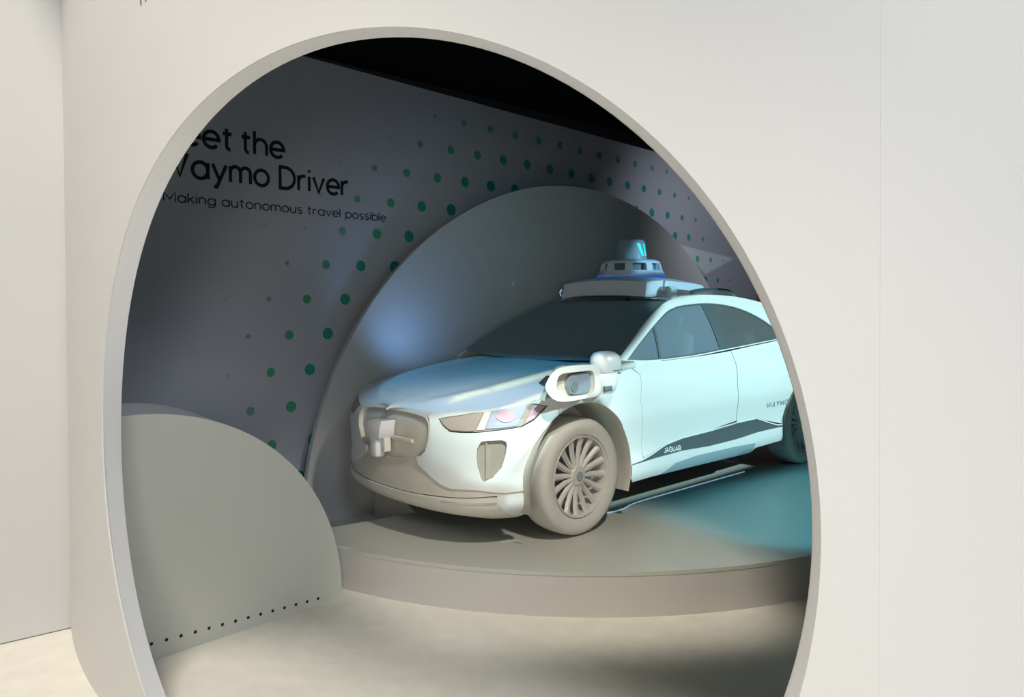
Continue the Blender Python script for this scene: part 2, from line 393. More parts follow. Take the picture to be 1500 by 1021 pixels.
# ================================================================== the room
FZ = -.25                       # carpet level; z = 0 is the platform top
XC, YC, RO, TH = 2.3497, -.5, 5.0, .09
def cyl(u, z, r):
    u = np.asarray(u, float); t = u/5.0
    return np.stack([XC-r*np.cos(t), YC+r*np.sin(t), np.asarray(z, float)+0*u], -1)
def polar(co, n=180):
    out = []
    for i in range(n):
        p = 2*math.pi*i/n; r = co[0]
        for k in range(1, 4): r += co[2*k-1]*math.cos(k*p)+co[2*k]*math.sin(k*p)
        out.append((-1.51+r*math.cos(p), .87+r*math.sin(p)))
    return out
HOLE_O = polar([1.4178, -0.0007, 0.0256, 0.0275, 0.0116, 0.021, 0.0099])
HOLE_I = polar([1.4130, .036, 0.0455, 0.057, -0.004, 0.0152, -0.0083])

# carpet
bm = bmesh.new(); bmesh.ops.create_grid(bm, x_segments=40, y_segments=40, size=10)
bmesh.ops.translate(bm, verts=bm.verts, vec=(0, -2, FZ))
floor = bmobj('floor', bm, M['carpet']); tag(floor, 'cream carpet inside and in front of the round opening', kind='structure')

# curved white front wall with the round opening, in the three boards between its seams
wf = tag(empty('wall_front', (XC-RO, YC, FZ)), 'curved white wall pierced by one large round opening', kind='structure')
for k, (u0, u1) in enumerate(((-8.6, -3.063), (-3.063, -1.541), (-1.541, 1.93))):
    u0 += .00012; u1 -= .00012
    for nm, hole, r, sgn in (('wall_panel', HOLE_O, RO, 1), ('wall_backing', HOLE_I, RO-TH, 1)):
        H = [p for p in hole]
        # clip the rectangle and hole by keeping triangles inside the rectangle and outside the hole
        rect = [(u0, FZ), (u1, FZ), (u1, 3.6), (u0, 3.6)]
        pts = [Vector(p) for p in densify(rect, .12)]; n1 = len(pts); hp = [Vector(p) for p in H]; n2 = len(hp)
        gx, gy = np.meshgrid(np.arange(u0+.06, u1, .12), np.arange(FZ+.15, 3.6, .3), indexing='ij'); g = np.c_[gx.ravel(), gy.ravel()]
        g = g[segdist(g, [H, rect]) > .05]
        ed = [(i, (i+1) % n1) for i in range(n1)]+[(n1+i, n1+(i+1) % n2) for i in range(n2)]
        v, e, f, *_ = delaunay_2d_cdt(pts+hp+[Vector(p) for p in g], ed, [], 0, 1e-6)
        v = np.array([(p[0], p[1]) for p in v]); c = np.array([v[list(t)].mean(0) for t in f])
        ok = inside(c, [rect]) & ~inside(c, [H])
        used = sorted({i for t, o in zip(f, ok) if o for i in t}); mp = {a: b for b, a in enumerate(used)}
        sheet(nm, v[used], [[mp[i] for i in t] for t, o in zip(f, ok) if o], lambda u, z, r=r: cyl(u, z, r), M['wall'], wf, .006, centre=(XC, YC, 1.5) if nm == 'wall_panel' else None, out=(1, .2, 0))
V = []; Fc = []; n = len(HOLE_O)
for (a, b), (c, d) in zip(HOLE_O, HOLE_I):
    V.append(cyl(a, b, RO)); V.append(cyl(c, d, RO-TH))
for i in range(n):
    if min(HOLE_O[i][1], HOLE_O[(i+1) % n][1]) < FZ-.15: continue
    j = (i+1) % n; Fc.append([2*i, 2*j, 2*j+1, 2*i+1])
meshobj('opening_jamb', V, Fc, M['jamb'], wf, fixn=False)
# the low ends of the tall strokes of a sign higher up on the front wall
for u, z0, w in ((-.5395, 2.601, .0035), (-.581, 2.604, .003)):
    V, Fc = prism([(u-w, z0), (u+w, z0), (u+w, z0+.30), (u-w, z0+.30)], lambda a, b: cyl(a, b, RO+.0005), lambda a, b: cyl(a, b, RO+.003))
    meshobj('sign_stroke', V, Fc, M['slate'], wf, ang=0)

# white wall left of the opening, in the hall
def wl(x): return .46-.10*(x+2.565)
V, Fc = prism([(-7.2, FZ+.006), (-2.545, FZ+.006), (-2.545, 3.6), (-7.2, 3.6)], lambda x, z: np.stack([x, wl(x), z], -1), lambda x, z: np.stack([x, wl(x)+.06, z], -1))
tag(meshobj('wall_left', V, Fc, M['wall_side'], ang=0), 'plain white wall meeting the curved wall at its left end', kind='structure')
V, Fc = prism([(-7.2, FZ), (-2.575, FZ), (-2.575, FZ+.012), (-7.2, FZ+.012)], lambda x, z: np.stack([x, wl(x)+.004, z], -1), lambda x, z: np.stack([x, wl(x)+.05, z], -1))
tag(meshobj('shadow_strip_left', V, Fc, M['slate'], ang=0), 'thin dark strip painted as the shadow gap under the left wall', kind='structure')  # dark strip standing in for shade at the wall foot

# back wall with its printed dots and lettering
def bw(x): return 1.5+.05*np.asarray(x, float)
def onback(off): return lambda x, z: np.stack([np.asarray(x, float), bw(x)-off, np.asarray(z, float)], -1)
wb = tag(empty('wall_back', (2.4, float(bw(2.4)), FZ)), 'grey back wall printed with green dots and black lettering', kind='structure')
V, Fc = prism([(-2.75, FZ), (7.24, FZ), (7.24, 3.40), (4.98, 3.418), (-.31, 3.463), (-2.75, 3.475)], onback(0), onback(-.08))
meshobj('wall_face', V, Fc, M['backwall'], wb, ang=0)
ROWS = {0: [-.72, -.40], 1: [-.95, -.58], 2: [-1.47, -1.12, -.78, -.42], 3: [-1.64, -1.29, -.95, -.61], 4: [-1.46, -1.13, -.79, -.44], 5: [-1.65, -1.30, -.96, -.63, -.27],
 6: [-1.49, -1.15, -.80, -.45, -.11, .25, 5.67, 6.02, 6.38, 6.73], 7: [-1.34, -.99, -.64, -.29, .06, .41, 5.46, 5.82, 6.18, 6.52], 8: [-.84, -.49, -.14, .21, .56, .92, 4.88, 5.23, 5.61, 5.98, 6.33],
 9: [-.31, .04, .39, .75, 1.10, 1.45, 1.80, 3.98, 4.33, 4.70, 5.06, 5.41, 5.77], 10: [.20, .55, .92, 1.27, 1.63, 1.99, 2.35, 2.72, 3.08, 3.43, 3.80, 4.15, 4.51, 4.87, 5.23, 5.58],
 11: [.38, .73, 1.09, 1.45, 1.81, 2.17, 2.52, 2.88, 3.24, 3.60, 3.96, 4.34, 4.68]}
dots = {}
for j, xs in ROWS.items():
    for x in xs:
        z = .100+.2842*j-(.010*max(0, x-2) if j > 8 else 0)
        e = math.hypot(x-2.79, z+.51)-3.30
        if e < -.16 or e > 1.32: continue
        rad = max(.012, .056-.034*max(0, e-.15)/.95); k = 0 if e < .16 else 1 if e < .42 else 2 if e < .72 else 3 if e < 1.0 else 4
        if e > .95: rad *= .72
        if k not in dots:
            a = [2*math.pi*i/20 for i in range(20)]
            me = bpy.data.meshes.new('dot'); me.from_pydata([(math.cos(t), 0, math.sin(t)) for t in a]+[(math.cos(t), 1, math.sin(t)) for t in a], [], [list(range(20))]+[[(i+1) % 20, i, 20+i, 20+(i+1) % 20] for i in range(20)])
            me.materials.append(DOTM[k]); dots[k] = me
        o = bpy.data.objects.new('dot', dots[k]); COL.objects.link(o); o.parent = wb
        o.location = Vector((x, float(bw(x))-.0015, z))-wb.location; o.scale = (rad, .0012, rad); o.rotation_euler = (0, 0, math.atan(.05))
def write(name, t, x, z, size, w, m, parent, gap, width, fn):
    V, Q = lettering(t, x, z, size, w, gap, width)
    return meshobj(name, fn(V[:, 0], V[:, 1]), Q, m, parent, ang=0, fixn=False)
for word, xa, xb, z in (('Meet', -1.80, -1.235, 2.624), ('the', -1.166, -.818, 2.624), ('Waymo', -1.785, -.948, 2.390), ('Driver', -.854, -.224, 2.390)):
    write('lettering', word, xa, z, .235, .115, M['ink'], wb, .12, xb-xa, onback(.002))
write('lettering', 'Making autonomous travel possible', -1.740, 2.205, .093, .10, M['ink_soft'], wb, .13, 1.894, onback(.002))

# black cloth ceiling and what closes the set off at its right
ce = tag(empty('ceiling', (2, -1.5, 3.56)), 'black cloth ceiling over the display', kind='structure')
for x0, x1 in ((-2.9, 1.62), (1.635, 8.4)):
    rbox('ceiling_cloth', ((x0+x1)/2, -1.9, 3.62), (x1-x0, 7.4, .03), M['black'], ce, 0)
rbox('ceiling_pole', (1.628, -1.9, 3.625), (.02, 7.4, .02), M['slate'], ce, 0)
rbox('ceiling_cloth', (2.7, 2.2, 4.2), (11.4, .03, 1.6), M['black'], ce, 0)
t = tag(empty('poster_panel', (8.2, 2.6, FZ)), 'narrow orange printed panel with a black edge past the back wall', 'panel')
rbox('board', (8.9, 2.35, .85), (2.0, .04, 2.2), M['orange'], t, .004)
rbox('edge_strip', (7.85, 2.33, .85), (.10, .06, 2.2), M['black'], t, .004)

# the two half-round upright panels
def halfdisc(name, cx, cz, R, y0, m, x0, th, a0, a1, mt, label, cat, foot=()):
    def pl(off): return lambda x, z: np.stack([np.asarray(x, float), y0+m*(np.asarray(x, float)-x0)+off, np.asarray(z, float)], -1)
    t = tag(empty(name, (cx, y0+m*(cx-x0), FZ)), label, cat)
    L = [(cx+R*math.cos(a), cz+R*math.sin(a)) for a in np.linspace(a0, a1, 120)]+list(foot)
    uv, tr = fill([L], .08, istep=.35)
    sheet('face_sheet', uv, tr, pl(0), mt, t, .010, out=(0, -1, 0))
    V, Fc = prism(L, pl(.0125), pl(th) if th < .1 else (lambda x, z: pl(th)(-1.317+(np.asarray(x, float)+1.287)*.905, z))); meshobj('core_board', V, Fc, M['panel_edge_lit'] if th > .1 else mt, t)
    Ls = [(cx+(x-cx)*.9985, cz+(z-cz)*.9985) for x, z in L]
    V, Fc = prism(Ls, pl(.009), pl(.014)); meshobj('joint_strip', V, Fc, M['dark'], t)
    return t, pl
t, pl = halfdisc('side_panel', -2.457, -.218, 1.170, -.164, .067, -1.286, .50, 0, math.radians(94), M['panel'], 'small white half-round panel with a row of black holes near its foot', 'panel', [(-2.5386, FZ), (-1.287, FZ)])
x = -2.369; k = 0
while x < -1.44:
    z = -.164-.0545*(x+2.369)
    rr = .0085
    V, Fc = prism([(x+rr*math.cos(a), z+rr*math.sin(a)) for a in np.linspace(0, 2*math.pi, 12, endpoint=False)], pl(-.0015), pl(.004)); meshobj('hole_plug', V, Fc, M['hole'], t, ang=0)
    x += .0709
a = math.asin((FZ+.332)/3.0)
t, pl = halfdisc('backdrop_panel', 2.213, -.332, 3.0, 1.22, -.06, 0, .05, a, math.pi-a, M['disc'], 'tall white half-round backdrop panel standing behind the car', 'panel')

# round platform, trimmed along the backdrop
t = tag(empty('display_platform', (1.6, -.4, FZ)), 'low round grey platform with pale rim carrying the white car', 'platform')
P0, PR = (1.613, .691), 2.93
aa = np.linspace(math.pi+.105, 2*math.pi+.05, 150)
L = [(P0[0]+PR*math.cos(a), P0[1]+PR*math.sin(a)) for a in aa]
L += [(4.3, .90), (-.22, 1.14), (-.30, .62), (-.45, .262), (-1.04, .356)]
V, Fc = prism(L, lambda x, y: np.stack([x, y, 0*x-.022], -1), lambda x, y: np.stack([x, y, 0*x], -1)); meshobj('platform_top', V, Fc, M['plat_top'], t)
Li = [(P0[0]+(PR-.003)*math.cos(a), P0[1]+(PR-.003)*math.sin(a)) for a in aa]+L[150:]
V, Fc = prism(Li, lambda x, y: np.stack([x, y, 0*x+FZ], -1), lambda x, y: np.stack([x, y, 0*x-.0225], -1)); meshobj('platform_riser', V, Fc, M['riser'], t)
s = [(.50, -.70), (.66, -.71), (.89, -.67), (1.55, -.68), (2.36, -.70), (2.75, -.73)]
def strip(pts, name, label):
    V = []; Fc = []
    for i, (x, y) in enumerate(pts):
        for dy, z in ((-.003, .001), (-.003, .005), (.003, .005), (.003, .001)): V.append((x, y+dy, z))
    for i in range(len(pts)-1):
        for k in range(4): Fc.append([4*i+k, 4*i+(k+1) % 4, 4*i+4+(k+1) % 4, 4*i+4+k])
    Fc += [[0, 1, 2, 3], [len(V)-4, len(V)-3, len(V)-2, len(V)-1]]
    tag(meshobj(name, V, Fc, M['line'], ang=0), label, 'light')
strip(crv(s[:5], 8), 'spill_line', 'long thin line of projector spill painted as a glow on the platform under the car side')  # projector spill at the shadow edge, painted as a glowing strip

# ================================================================== the car (x runs back from the front axle, near side is -y)
def pch(xs, ys, mono=True):
    xs = np.array(xs, float); ys = np.array(ys, float); h = np.diff(xs); d = np.diff(ys)/h; n = len(xs); m = np.zeros(n)
    if mono:
        for i in range(1, n-1):
            if d[i-1]*d[i] > 0:
                w1 = 2*h[i]+h[i-1]; w2 = h[i]+2*h[i-1]; m[i] = (w1+w2)/(w1/d[i-1]+w2/d[i])
    else: m[1:-1] = (d[:-1]*h[1:]+d[1:]*h[:-1])/(h[1:]+h[:-1])
    m[0], m[-1] = d[0], d[-1]
    def f(x):
        x = np.clip(np.asarray(x, float), xs[0], xs[-1]); i = np.clip(np.searchsorted(xs, x)-1, 0, n-2)
        t = (x-xs[i])/h[i]; t2 = t*t; t3 = t2*t
        return ys[i]*(2*t3-3*t2+1)+h[i]*m[i]*(t3-2*t2+t)+ys[i+1]*(-2*t3+3*t2)+h[i]*m[i+1]*(t3-t2)
    return f
PLAN = np.array([(-.862, 0), (-.858, .15), (-.843, .32), (-.812, .48), (-.762, .62), (-.69, .735), (-.58, .83), (-.42, .90), (-.2, .935), (0, .945), (.4, .945), (1, .94), (1.6, .94), (2.2, .945), (2.7, .953), (3.05, .952), (3.35, .92), (3.58, .85), (3.72, .74), (3.80, .58), (3.835, .35), (3.845, 0)])
SS = np.r_[0, np.cumsum(np.hypot(*np.diff(PLAN, axis=0).T))]; SEND = SS[-1]
PX, PY = pch(SS, PLAN[:, 0], False), pch(SS, PLAN[:, 1], False)
_s = np.linspace(0, SEND, 3000); _x = PX(_s)
def s_of_x(x): return np.interp(x, _x, _s)
INF = pch([.12, .15, .18, .22, .28, .36, .45, .55, .65, .72, .78, .83, .88, .95], [.34, .22, .12, .05, .015, .012, .02, .015, .01, .02, .045, .09, .15, .25])
INS = pch([.12, .18, .22, .26, .31, .38, .46, .58, .72, .86, .96, 1.02, 1.06, 1.10, 1.16], [.26, .14, .08, .045, .025, .022, .035, .022, .0, .006, .028, .055, .08, .105, .15])
INR = pch([.12, .2, .3, .45, .7, .9, 1.0, 1.1, 1.2], [.4, .2, .03, 0, .01, .03, .06, .1, .2])
def ease(a, b, x): t = np.clip((x-a)/(b-a), 0, 1); return t*t*(3-2*t)
def low(s, z, off=0.):
    """lower body: s along the plan outline (negative = far side), z height"""
    s = np.asarray(s, float); z = np.asarray(z, float)+0*s; sg = np.where(s < 0, -1., 1.); a = np.abs(s); e = 1e-3
    x, y = PX(a), PY(a); tx, ty = PX(a+e)-PX(np.maximum(a-e, 0)), PY(a+e)-PY(np.maximum(a-e, 0)); n = np.hypot(tx, ty)+1e-9; nx, ny = -ty/n, tx/n
    f = 1-ease(.55, 1.45, a); r = ease(SEND-1.3, SEND-.7, a)
    d = INF(z)*f+INR(z)*r+INS(z)*(1-f-r)-off
    return np.stack([x-nx*d, -sg*(y-ny*d), z], -1)
ZT = pch([0, .3, .5, .65, .8, .95, 1.1, 1.35, 1.6, 1.85, 2.05, 2.3, 2.7, 3.2, 3.7, 4.2, 4.6, 5.0, 5.4, 5.8, 6.2], [.80, .805, .81, .818, .83, .85, .875, .915, .955, .995, 1.025, 1.055, 1.06, 1.075, 1.105, 1.135, 1.15, 1.15, 1.13, 1.1, 1.08])
SC = float(s_of_x(.52))
ZC = pch([-.86, -.80, -.7, -.5, -.2, .1, .40], [.80, .835, .875, .93, .99, 1.033, 1.06])
def hood(a, b):
    """a along the car, b 0 near edge, 1 centre line, 2 far edge"""
    a = np.asarray(a, float); b = np.asarray(b, float)+0*a; sg = np.where(b > 1, -1., 1.); b = np.where(b > 1, 2-b, b)
    E = low(a*SC, ZT(a*SC)); xc = -.86+1.24*(.35*a+.65*a**1.6); zc = ZC(xc); q = 1-(1-b)**2.2
    rid = .022*np.exp(-((b-.36)/.11)**2)*ease(.1, .35, a)*(1-.5*ease(.8, 1, a))
    return np.stack([E[..., 0]+(xc-E[..., 0])*b, sg*E[..., 1]*(1-b), E[..., 2]+(zc-E[..., 2])*q+rid], -1)
YB = pch([.3, .5, .8, 1.2, 2.0, 2.6, 3.0, 3.3, 3.6], [.80, .835, .865, .875, .875, .865, .84, .80, .74])
ZB = pch([.3, .5, .72, .96, 1.36, 1.85, 2.28, 2.72, 3.1, 3.4, 3.6], [1.05, 1.06, 1.06, 1.06, 1.07, 1.10, 1.127, 1.15, 1.16, 1.16, 1.15])
def gside(off=0., sd=1):
    def f(x, z):
        x = np.asarray(x, float); z = np.asarray(z, float); d = np.maximum(z-ZB(x), -.1)
        return np.stack([x, -sd*(YB(x)-.42*d-.40*d*np.abs(d)+off), z], -1)
    return f
CEN = (1.5, 0, .55)
car = tag(empty('car', (1.495, 0, 0)), 'white electric sport utility car with roof sensors parked on the round platform', 'car')
def part(name, loops, st, fn, m, parent=car, thick=.014, scale=(1, 1), istep=None, label=None, gap=.0, centre=CEN, out=None, ang=35):
    if gap: loops = [inset(l, gap) for l in loops[:1]]+[list(l) for l in loops[1:]]
    uv, tr = fill(loops, st, scale, istep)
    o = sheet(name, uv, tr, fn, m, parent, thick, centre=None if out else centre, out=out, ang=ang)
    if label: o['label'] = label
    return o
ARF = s_of_x(0)-.004; ARR = s_of_x(3.08)
def arcpts(sc, a0, a1, n=24, r=.478, zc=.37): return [(sc+r*math.cos(math.radians(a0+(a1-a0)*k/n)), zc+r*math.sin(math.radians(a0+(a1-a0)*k/n))) for k in range(n+1)]
def mir(l): return [(-a, b) for a, b in l]
ztop = lambda a, b, n=14: [(s, float(ZT(s))) for s in np.linspace(a, b, n)]
GR = [(0, .795), (.15, .793), (.257, .787), (.345, .774), (.385, .745), (.398, .700), (.394, .650), (.356, .576), (.318, .548), (.278, .533), (.18, .508), (.082, .492), (0, .488)]
HLo = [(.454, .777), (.49, .748), (.512, .733), (.556, .711), (.659, .711), (.747, .716), (.893, .730), (1.021, .744), (1.105, .778), (1.209, .851), (1.14, .864), (1.066, .868), (.98, .863), (.903, .853), (.81, .838), (.732, .823), (.62, .804), (.541, .792)]
DU = [(.769, .661), (.81, .666), (.891, .669), (.916, .660), (.924, .640), (.917, .585), (.892, .504), (.837, .445), (.778, .421), (.756, .455), (.740, .500), (.733, .560), (.742, .620)]
LOWL = [(.299, .484), (.37, .445), (.463, .397), (.52, .378), (.566, .370), (.66, .372), (.745, .373), (.83, .362), (.911, .355), (1.058, .358)]
ax = lambda z: ARF-math.sqrt(max(0, .478**2-(z-.37)**2))
for sd in (1, -1):
    f = low if sd == 1 else (lambda s, z: low(-np.asarray(s, float), z))
    def fo(off, f=f, sd=sd): return lambda s, z: low(sd*np.asarray(s, float), z, off)
    g = gside(0, sd)
    # front bumper with holes for headlamp and duct
    arch_lo = [p for p in arcpts(ARF, 179, 118, 16)]
    bl = [(.402, .735), (.407, .70), (.402, .650), (.366, .573), (.326, .542), (.285, .525)]+LOWL+arch_lo+[(1.29, .872), (1.29, float(ZT(1.29)))]+ztop(1.2, .40, 16)+[(.37, .782)]
    part('front_bumper', [bl, inset(HLo, -.004), DU], .035, f, M['paint'], gap=0)
    # duct insert
    part('air_duct', [inset(DU, -.003)], .03, fo(-.022), M['putty_d'], label='recessed grey air duct')
    V = []; Fc = []
    n = len(DU); a = np.array(DU); A = f(a[:, 0], a[:, 1]); B = fo(-.024)(a[:, 0], a[:, 1]); meshobj('duct_wall', np.r_[A, B], [[i, (i+1) % n, n+(i+1) % n, n+i] for i in range(n)], M['putty_d'], car)
    part('duct_vane', [[(.795, .66), (.806, .66), (.803, .437), (.792, .43)]], .03, fo(-.010), M['putty_d'])
    # headlamp: housing, inner brown lens, white bar, lilac lens, pink lens
    h = tag(empty('headlamp', tuple(f(.8, .79).tolist()), None)); h.parent = car; h.location = Vector(f(.8, .79).tolist())-car.location
    part('lamp_housing', [HLo], .03, fo(-.012), M['putty_d'], h)
    part('lens', [[(.735, .726), (.785, .729), (.830, .836), (.785, .830)]], .03, fo(-.005), M['putty_l'], h, label='pale bar between the headlamp lenses')
    part('lens', [[(.470, .770), (.520, .735), (.562, .719), (.66, .719), (.72, .722), (.775, .826), (.732, .819), (.62, .799), (.541, .786)]], .03, fo(-.004), M['brown'], h, label='brownish inner headlamp lens')
    part('lens', [[(.795, .735), (.893, .739), (.99, .749), (1.075, .863), (.98, .858), (.903, .848), (.84, .838)]], .03, fo(-.004), M['lilac'], h, label='pale lilac headlamp lens')
    part('lens', [[(1.035, .753), (1.10, .784), (1.192, .850), (1.14, .860), (1.115, .862)]], .03, fo(-.004), M['pink'], h, label='pink outer headlamp lens')
    part('lens', [crv([(.86, .80), (.90, .835), (.96, .832), (.985, .80), (.95, .775), (.90, .775)], 4, True)], .02, fo(.001), M['pink'], h, label='round pink projector lens')
    # front wing
    fw = [(1.29, float(ZT(1.29)))]+ztop(1.33, 2.05, 14)+[(2.119, .974), (2.078, .816), (2.108, .648), (2.134, .454), (2.138, .392)]+[(2.02, .378)]+arcpts(ARF, 0, 117, 26)+[(1.29, .872)]
    part('front_wing', [fw], .035, f, M['paint'])
    # doors
    fd = [(2.062, 1.027)]+ztop(2.10, 3.38, 22)+[(3.398, 1.084), (3.346, .837), (3.365, .615), (3.372, .52)]+[(3.0, .489), (2.632, .482), (2.418, .460), (2.242, .418), (2.141, .400), (2.134, .454), (2.108, .648), (2.078, .816), (2.119, .974)]
    part('front_door', [fd], .04, f, M['paint'], gap=.0035)
    xr = 4.45
    rd = [(3.398, 1.084)]+ztop(3.42, xr, 18)+[(xr, .818)]+arcpts(ARR, 107, 175, 16, .462)+[(4.07, .424), (3.828, .474), (3.691, .511), (3.393, .509), (3.372, .52), (3.365, .615), (3.346, .837)]
    part('rear_door', [rd], .04, f, M['paint'], gap=.0035)
    rq = [(xr, float(ZT(xr)))]+ztop(4.52, SEND, 16)+[(SEND, .22), (5.07, .22)]+arcpts(ARR, -5, 106, 24, .462)+[(xr, .822)]
    part('rear_quarter', [rq], .06, f, M['paint'])
    # sill below the dark strip, in front and rear pieces, and the strip itself
    TT = [(2.006, .380), (2.117, .388), (2.242, .411), (2.418, .453), (2.632, .475), (2.998, .482), (3.393, .502), (3.691, .503), (3.828, .465), (4.016, .414), (4.115, .404)]
    TB = [(4.115, .394), (3.92, .396), (3.696, .394), (3.375, .378), (2.978, .375), (2.614, .389), (2.276, .383), (2.006, .372)]
    part('side_strip', [TT+TB], .04, fo(-.004), M['trim'], label='dark strip along the lower door')
    part('strip_edge', [[(s, z) for s, z in TT]+[(s, z+.010) for s, z in TT[::-1]]], .05, fo(.004), M['paint'], thick=.006)
    sl = [(s, z-.002) for s, z in TB[::-1]]+[(4.11, .36), (4.125, .27), (3.75, .262), (3.70, .258), (3.67, .214), (3.60, .214), (3.1, .226), (2.6, .238), (2.3, .247), (2.057, .243), (2.015, .28)]
    part('sill', [sl], .035, f, M['paint'])
    part('sill_shade', [[(2.342, .245), (2.429, .268), (2.522, .310), (2.794, .326), (3.337, .320), (3.66, .308), (3.662, .222), (3.365, .226), (2.823, .238)]], .04, fo(.003), M['undercut_shade'], thick=.006, label='grey blue patch painting the undercut shade on the lower sill')  # overlay that paints the undercut's shade onto the sill
    # lower corner of the bumper
    part('bumper_corner', [[(.862, .333), (.95, .338), (1.055, .344), (1.058, .30), (1.073, .22), (1.08, .185), (.99, .195), (.92, .222), (.875, .275)]], .03, f, M['paint'])
    # greenhouse side with one opening
    PIL = [(.40, 1.045), (.473, 1.085), (.67, 1.202), (.911, 1.332), (1.212, 1.455), (1.353, 1.492)]
    CANT = [(1.353, 1.492), (1.46, 1.515), (1.57, 1.527), (1.85, 1.538), (2.24, 1.529), (2.6, 1.487), (2.9, 1.424), (3.2, 1.325), (3.4, 1.235), (3.52, 1.160)]
    WIN = crv([(.560, 1.080), (.724, 1.177), (.958, 1.291), (1.216, 1.398), (1.36, 1.435), (1.49, 1.454), (1.778, 1.470), (2.049, 1.458), (2.305, 1.412), (2.533, 1.325), (2.697, 1.225), (2.775, 1.166)], 5)+[(2.725, 1.158), (2.281, 1.133), (1.842, 1.106), (1.353, 1.076), (.962, 1.066), (.733, 1.068)]
    bot = [(x, float(ZB(x))-.055*float(ease(.95, .6, -x+0) if False else 1-ease(.55, .95, x))) for x in np.linspace(3.5, .40, 30)]
    part('side_frame', [crv(PIL, 5)[:-1]+crv(CANT, 4)+bot, WIN], .045, g, M['paint'], thick=.02)
    top = lambda x: float(np.interp(x, [p[0] for p in WIN[:56]], [p[1] for p in WIN[:56]])); bt = lambda x: float(np.interp(x, [.56, .733, .962, 1.353, 1.842, 2.281, 2.725, 2.775], [1.080, 1.068, 1.066, 1.076, 1.106, 1.133, 1.158, 1.166]))
    i = .013
    q0 = [(.60, 1.083+.004)]+[(x, top(x)-i) for x in np.linspace(.66, .975, 10)]+[(.900, bt(.9)+i*.7)]
    fr = [(.925, bt(.925)+i*.7), (1.005, top(1.005)-i)]+[(x, top(x)-i) for x in np.linspace(1.05, 1.745, 18)]+[(1.70, bt(1.7)+i*.7), (1.3, bt(1.3)+i*.7)]
    rr = [(1.835, bt(1.835)+i*.7), (1.89, top(1.89)-i)]+[(x, top(x)-i) for x in np.linspace(1.95, 2.69, 20)]+[(2.735, 1.171), (2.70, bt(2.7)+i*.7), (2.28, bt(2.28)+i*.7)]
    part('window_frame', [WIN, q0, fr, rr], .04, gside(-.006, sd), M['trim'], thick=.012, label='dark frame round the side windows')
    for nm, L, mm in (('quarter_window', q0, 'glass'), ('front_window', fr, 'glass'), ('rear_window', rr, 'glassr')):
        part(nm, [inset(L, -.004)], .05, gside(-.012, sd), M[mm], thick=0)
    # wheel housings
    for xc, zc, q_ in ((-.004, .37, 0), (3.08, .37, .016)):
        V = []; Fc = []; aa = np.linspace(-20, 200, 40)
        for a in aa:
            for yy, rr_ in ((.932, .478), (.925, .472), (.88, .468), (.62, .468), (.55, .30)): V.append((xc+(rr_-q_)*math.cos(math.radians(a)), -sd*yy, zc+(rr_-q_)*math.sin(math.radians(a))))
        for q in range(39):
            for k in range(4): Fc.append([q*5+k, q*5+k+1, q*5+k+6, q*5+k+5])
        o = meshobj('wheel_housing', V, Fc, M['arch'], car)
# grille, lower panel, lip (both halves in one)
G2 = GR+[(-a, b) for a, b in GR[-2:0:-1]]
part('grille', [inset(G2, -.003)], .04, lambda s, z: low(s, z, -.030), M['putty'], label='blank grey grille panel')
a = np.array(G2); A = low(a[:, 0], a[:, 1]); B = low(a[:, 0], a[:, 1], -.032); n = len(a); meshobj('grille_surround', np.r_[A, B], [[i, (i+1) % n, n+(i+1) % n, n+i] for i in range(n)], M['putty'], car)
hb = [(s, z) for s, z in ztop(.40, 0.0, 8)]
part('grille_top_band', [[(.37, .782), (.345, .774), (.257, .787), (.15, .793), (0, .795)]+mir([(.15, .793), (.257, .787), (.345, .774), (.37, .782)])+mir(hb[:-1])+hb[::-1]], .04, low, M['putty_l'])
side = [(.285, .525), (.299, .484)]+LOWL[1:]
lo1 = [(.320, .541), (.285, .525)]+LOWL+[(1.06, .345), (.95, .339), (.862, .335), (.82, .334), (.658, .320), (.464, .311), (.226, .300), (0, .298)]
gl = [(0, .488), (.082, .492), (.18, .508), (.278, .533), (.318, .548)]
part('lower_grille_panel', [gl+lo1[1:]+mir((gl[1:]+lo1[1:-1])[::-1])], .04, lambda s, z: low(s, z, -.010), M['putty'], label='grey panel under the grille')
lip = [(0, .292), (.226, .294), (.464, .305), (.658, .314), (.82, .328), (.862, .328), (.875, .27), (.92, .217), (.99, .190), (1.08, .180), (1.075, .150), (.8, .140), (.4, .135), (0, .133)]
part('front_lip', [lip+mir(lip[-2:0:-1])], .04, lambda s, z: low(s, z, .004), M['putty_l'], label='pale grey front lip')
part('lip_blade', [[(.50, .290), (.86, .300), (.86, .294), (.50, .284)]], .04, lambda s, z: low(s, z, .012), M['chrome'], thick=.008)
# bonnet and the strips round it
BL = [(.215, 1), (.225, .85), (.255, .70), (.33, .41), (.373, .315), (.44, .275), (.532, .262), (.733, .27), (1, .30)]
b2 = [(a, 2-b) for a, b in BL[::-1][:-1]]
part('bonnet', [crv(BL[:4], 3)[:-1]+BL[3:]+b2[:6]+crv(b2[5:], 3)[1:]], .03, hood, M['paint'], scale=(1.4, .85), istep=.04, gap=.0028, out=(0, 0, 1))
ns = [(0.0015, 1.0)]+[(a, 0) for a in np.linspace(.0015, 1, 30)]+[(1, .30)]+BL[-2::-1][:]
half = [(a, .0) for a in np.linspace(.004, 1, 40)]+BL[::-1]+[(.004, 1)]
part('nose_panel', [half], .03, hood, M['paint'], scale=(1.4, .85), istep=.05, out=(0, 0, 1))
part('nose_panel', [[(a, 2-b) for a, b in half]], .03, hood, M['paint'], scale=(1.4, .85), istep=.05, out=(0, 0, 1))
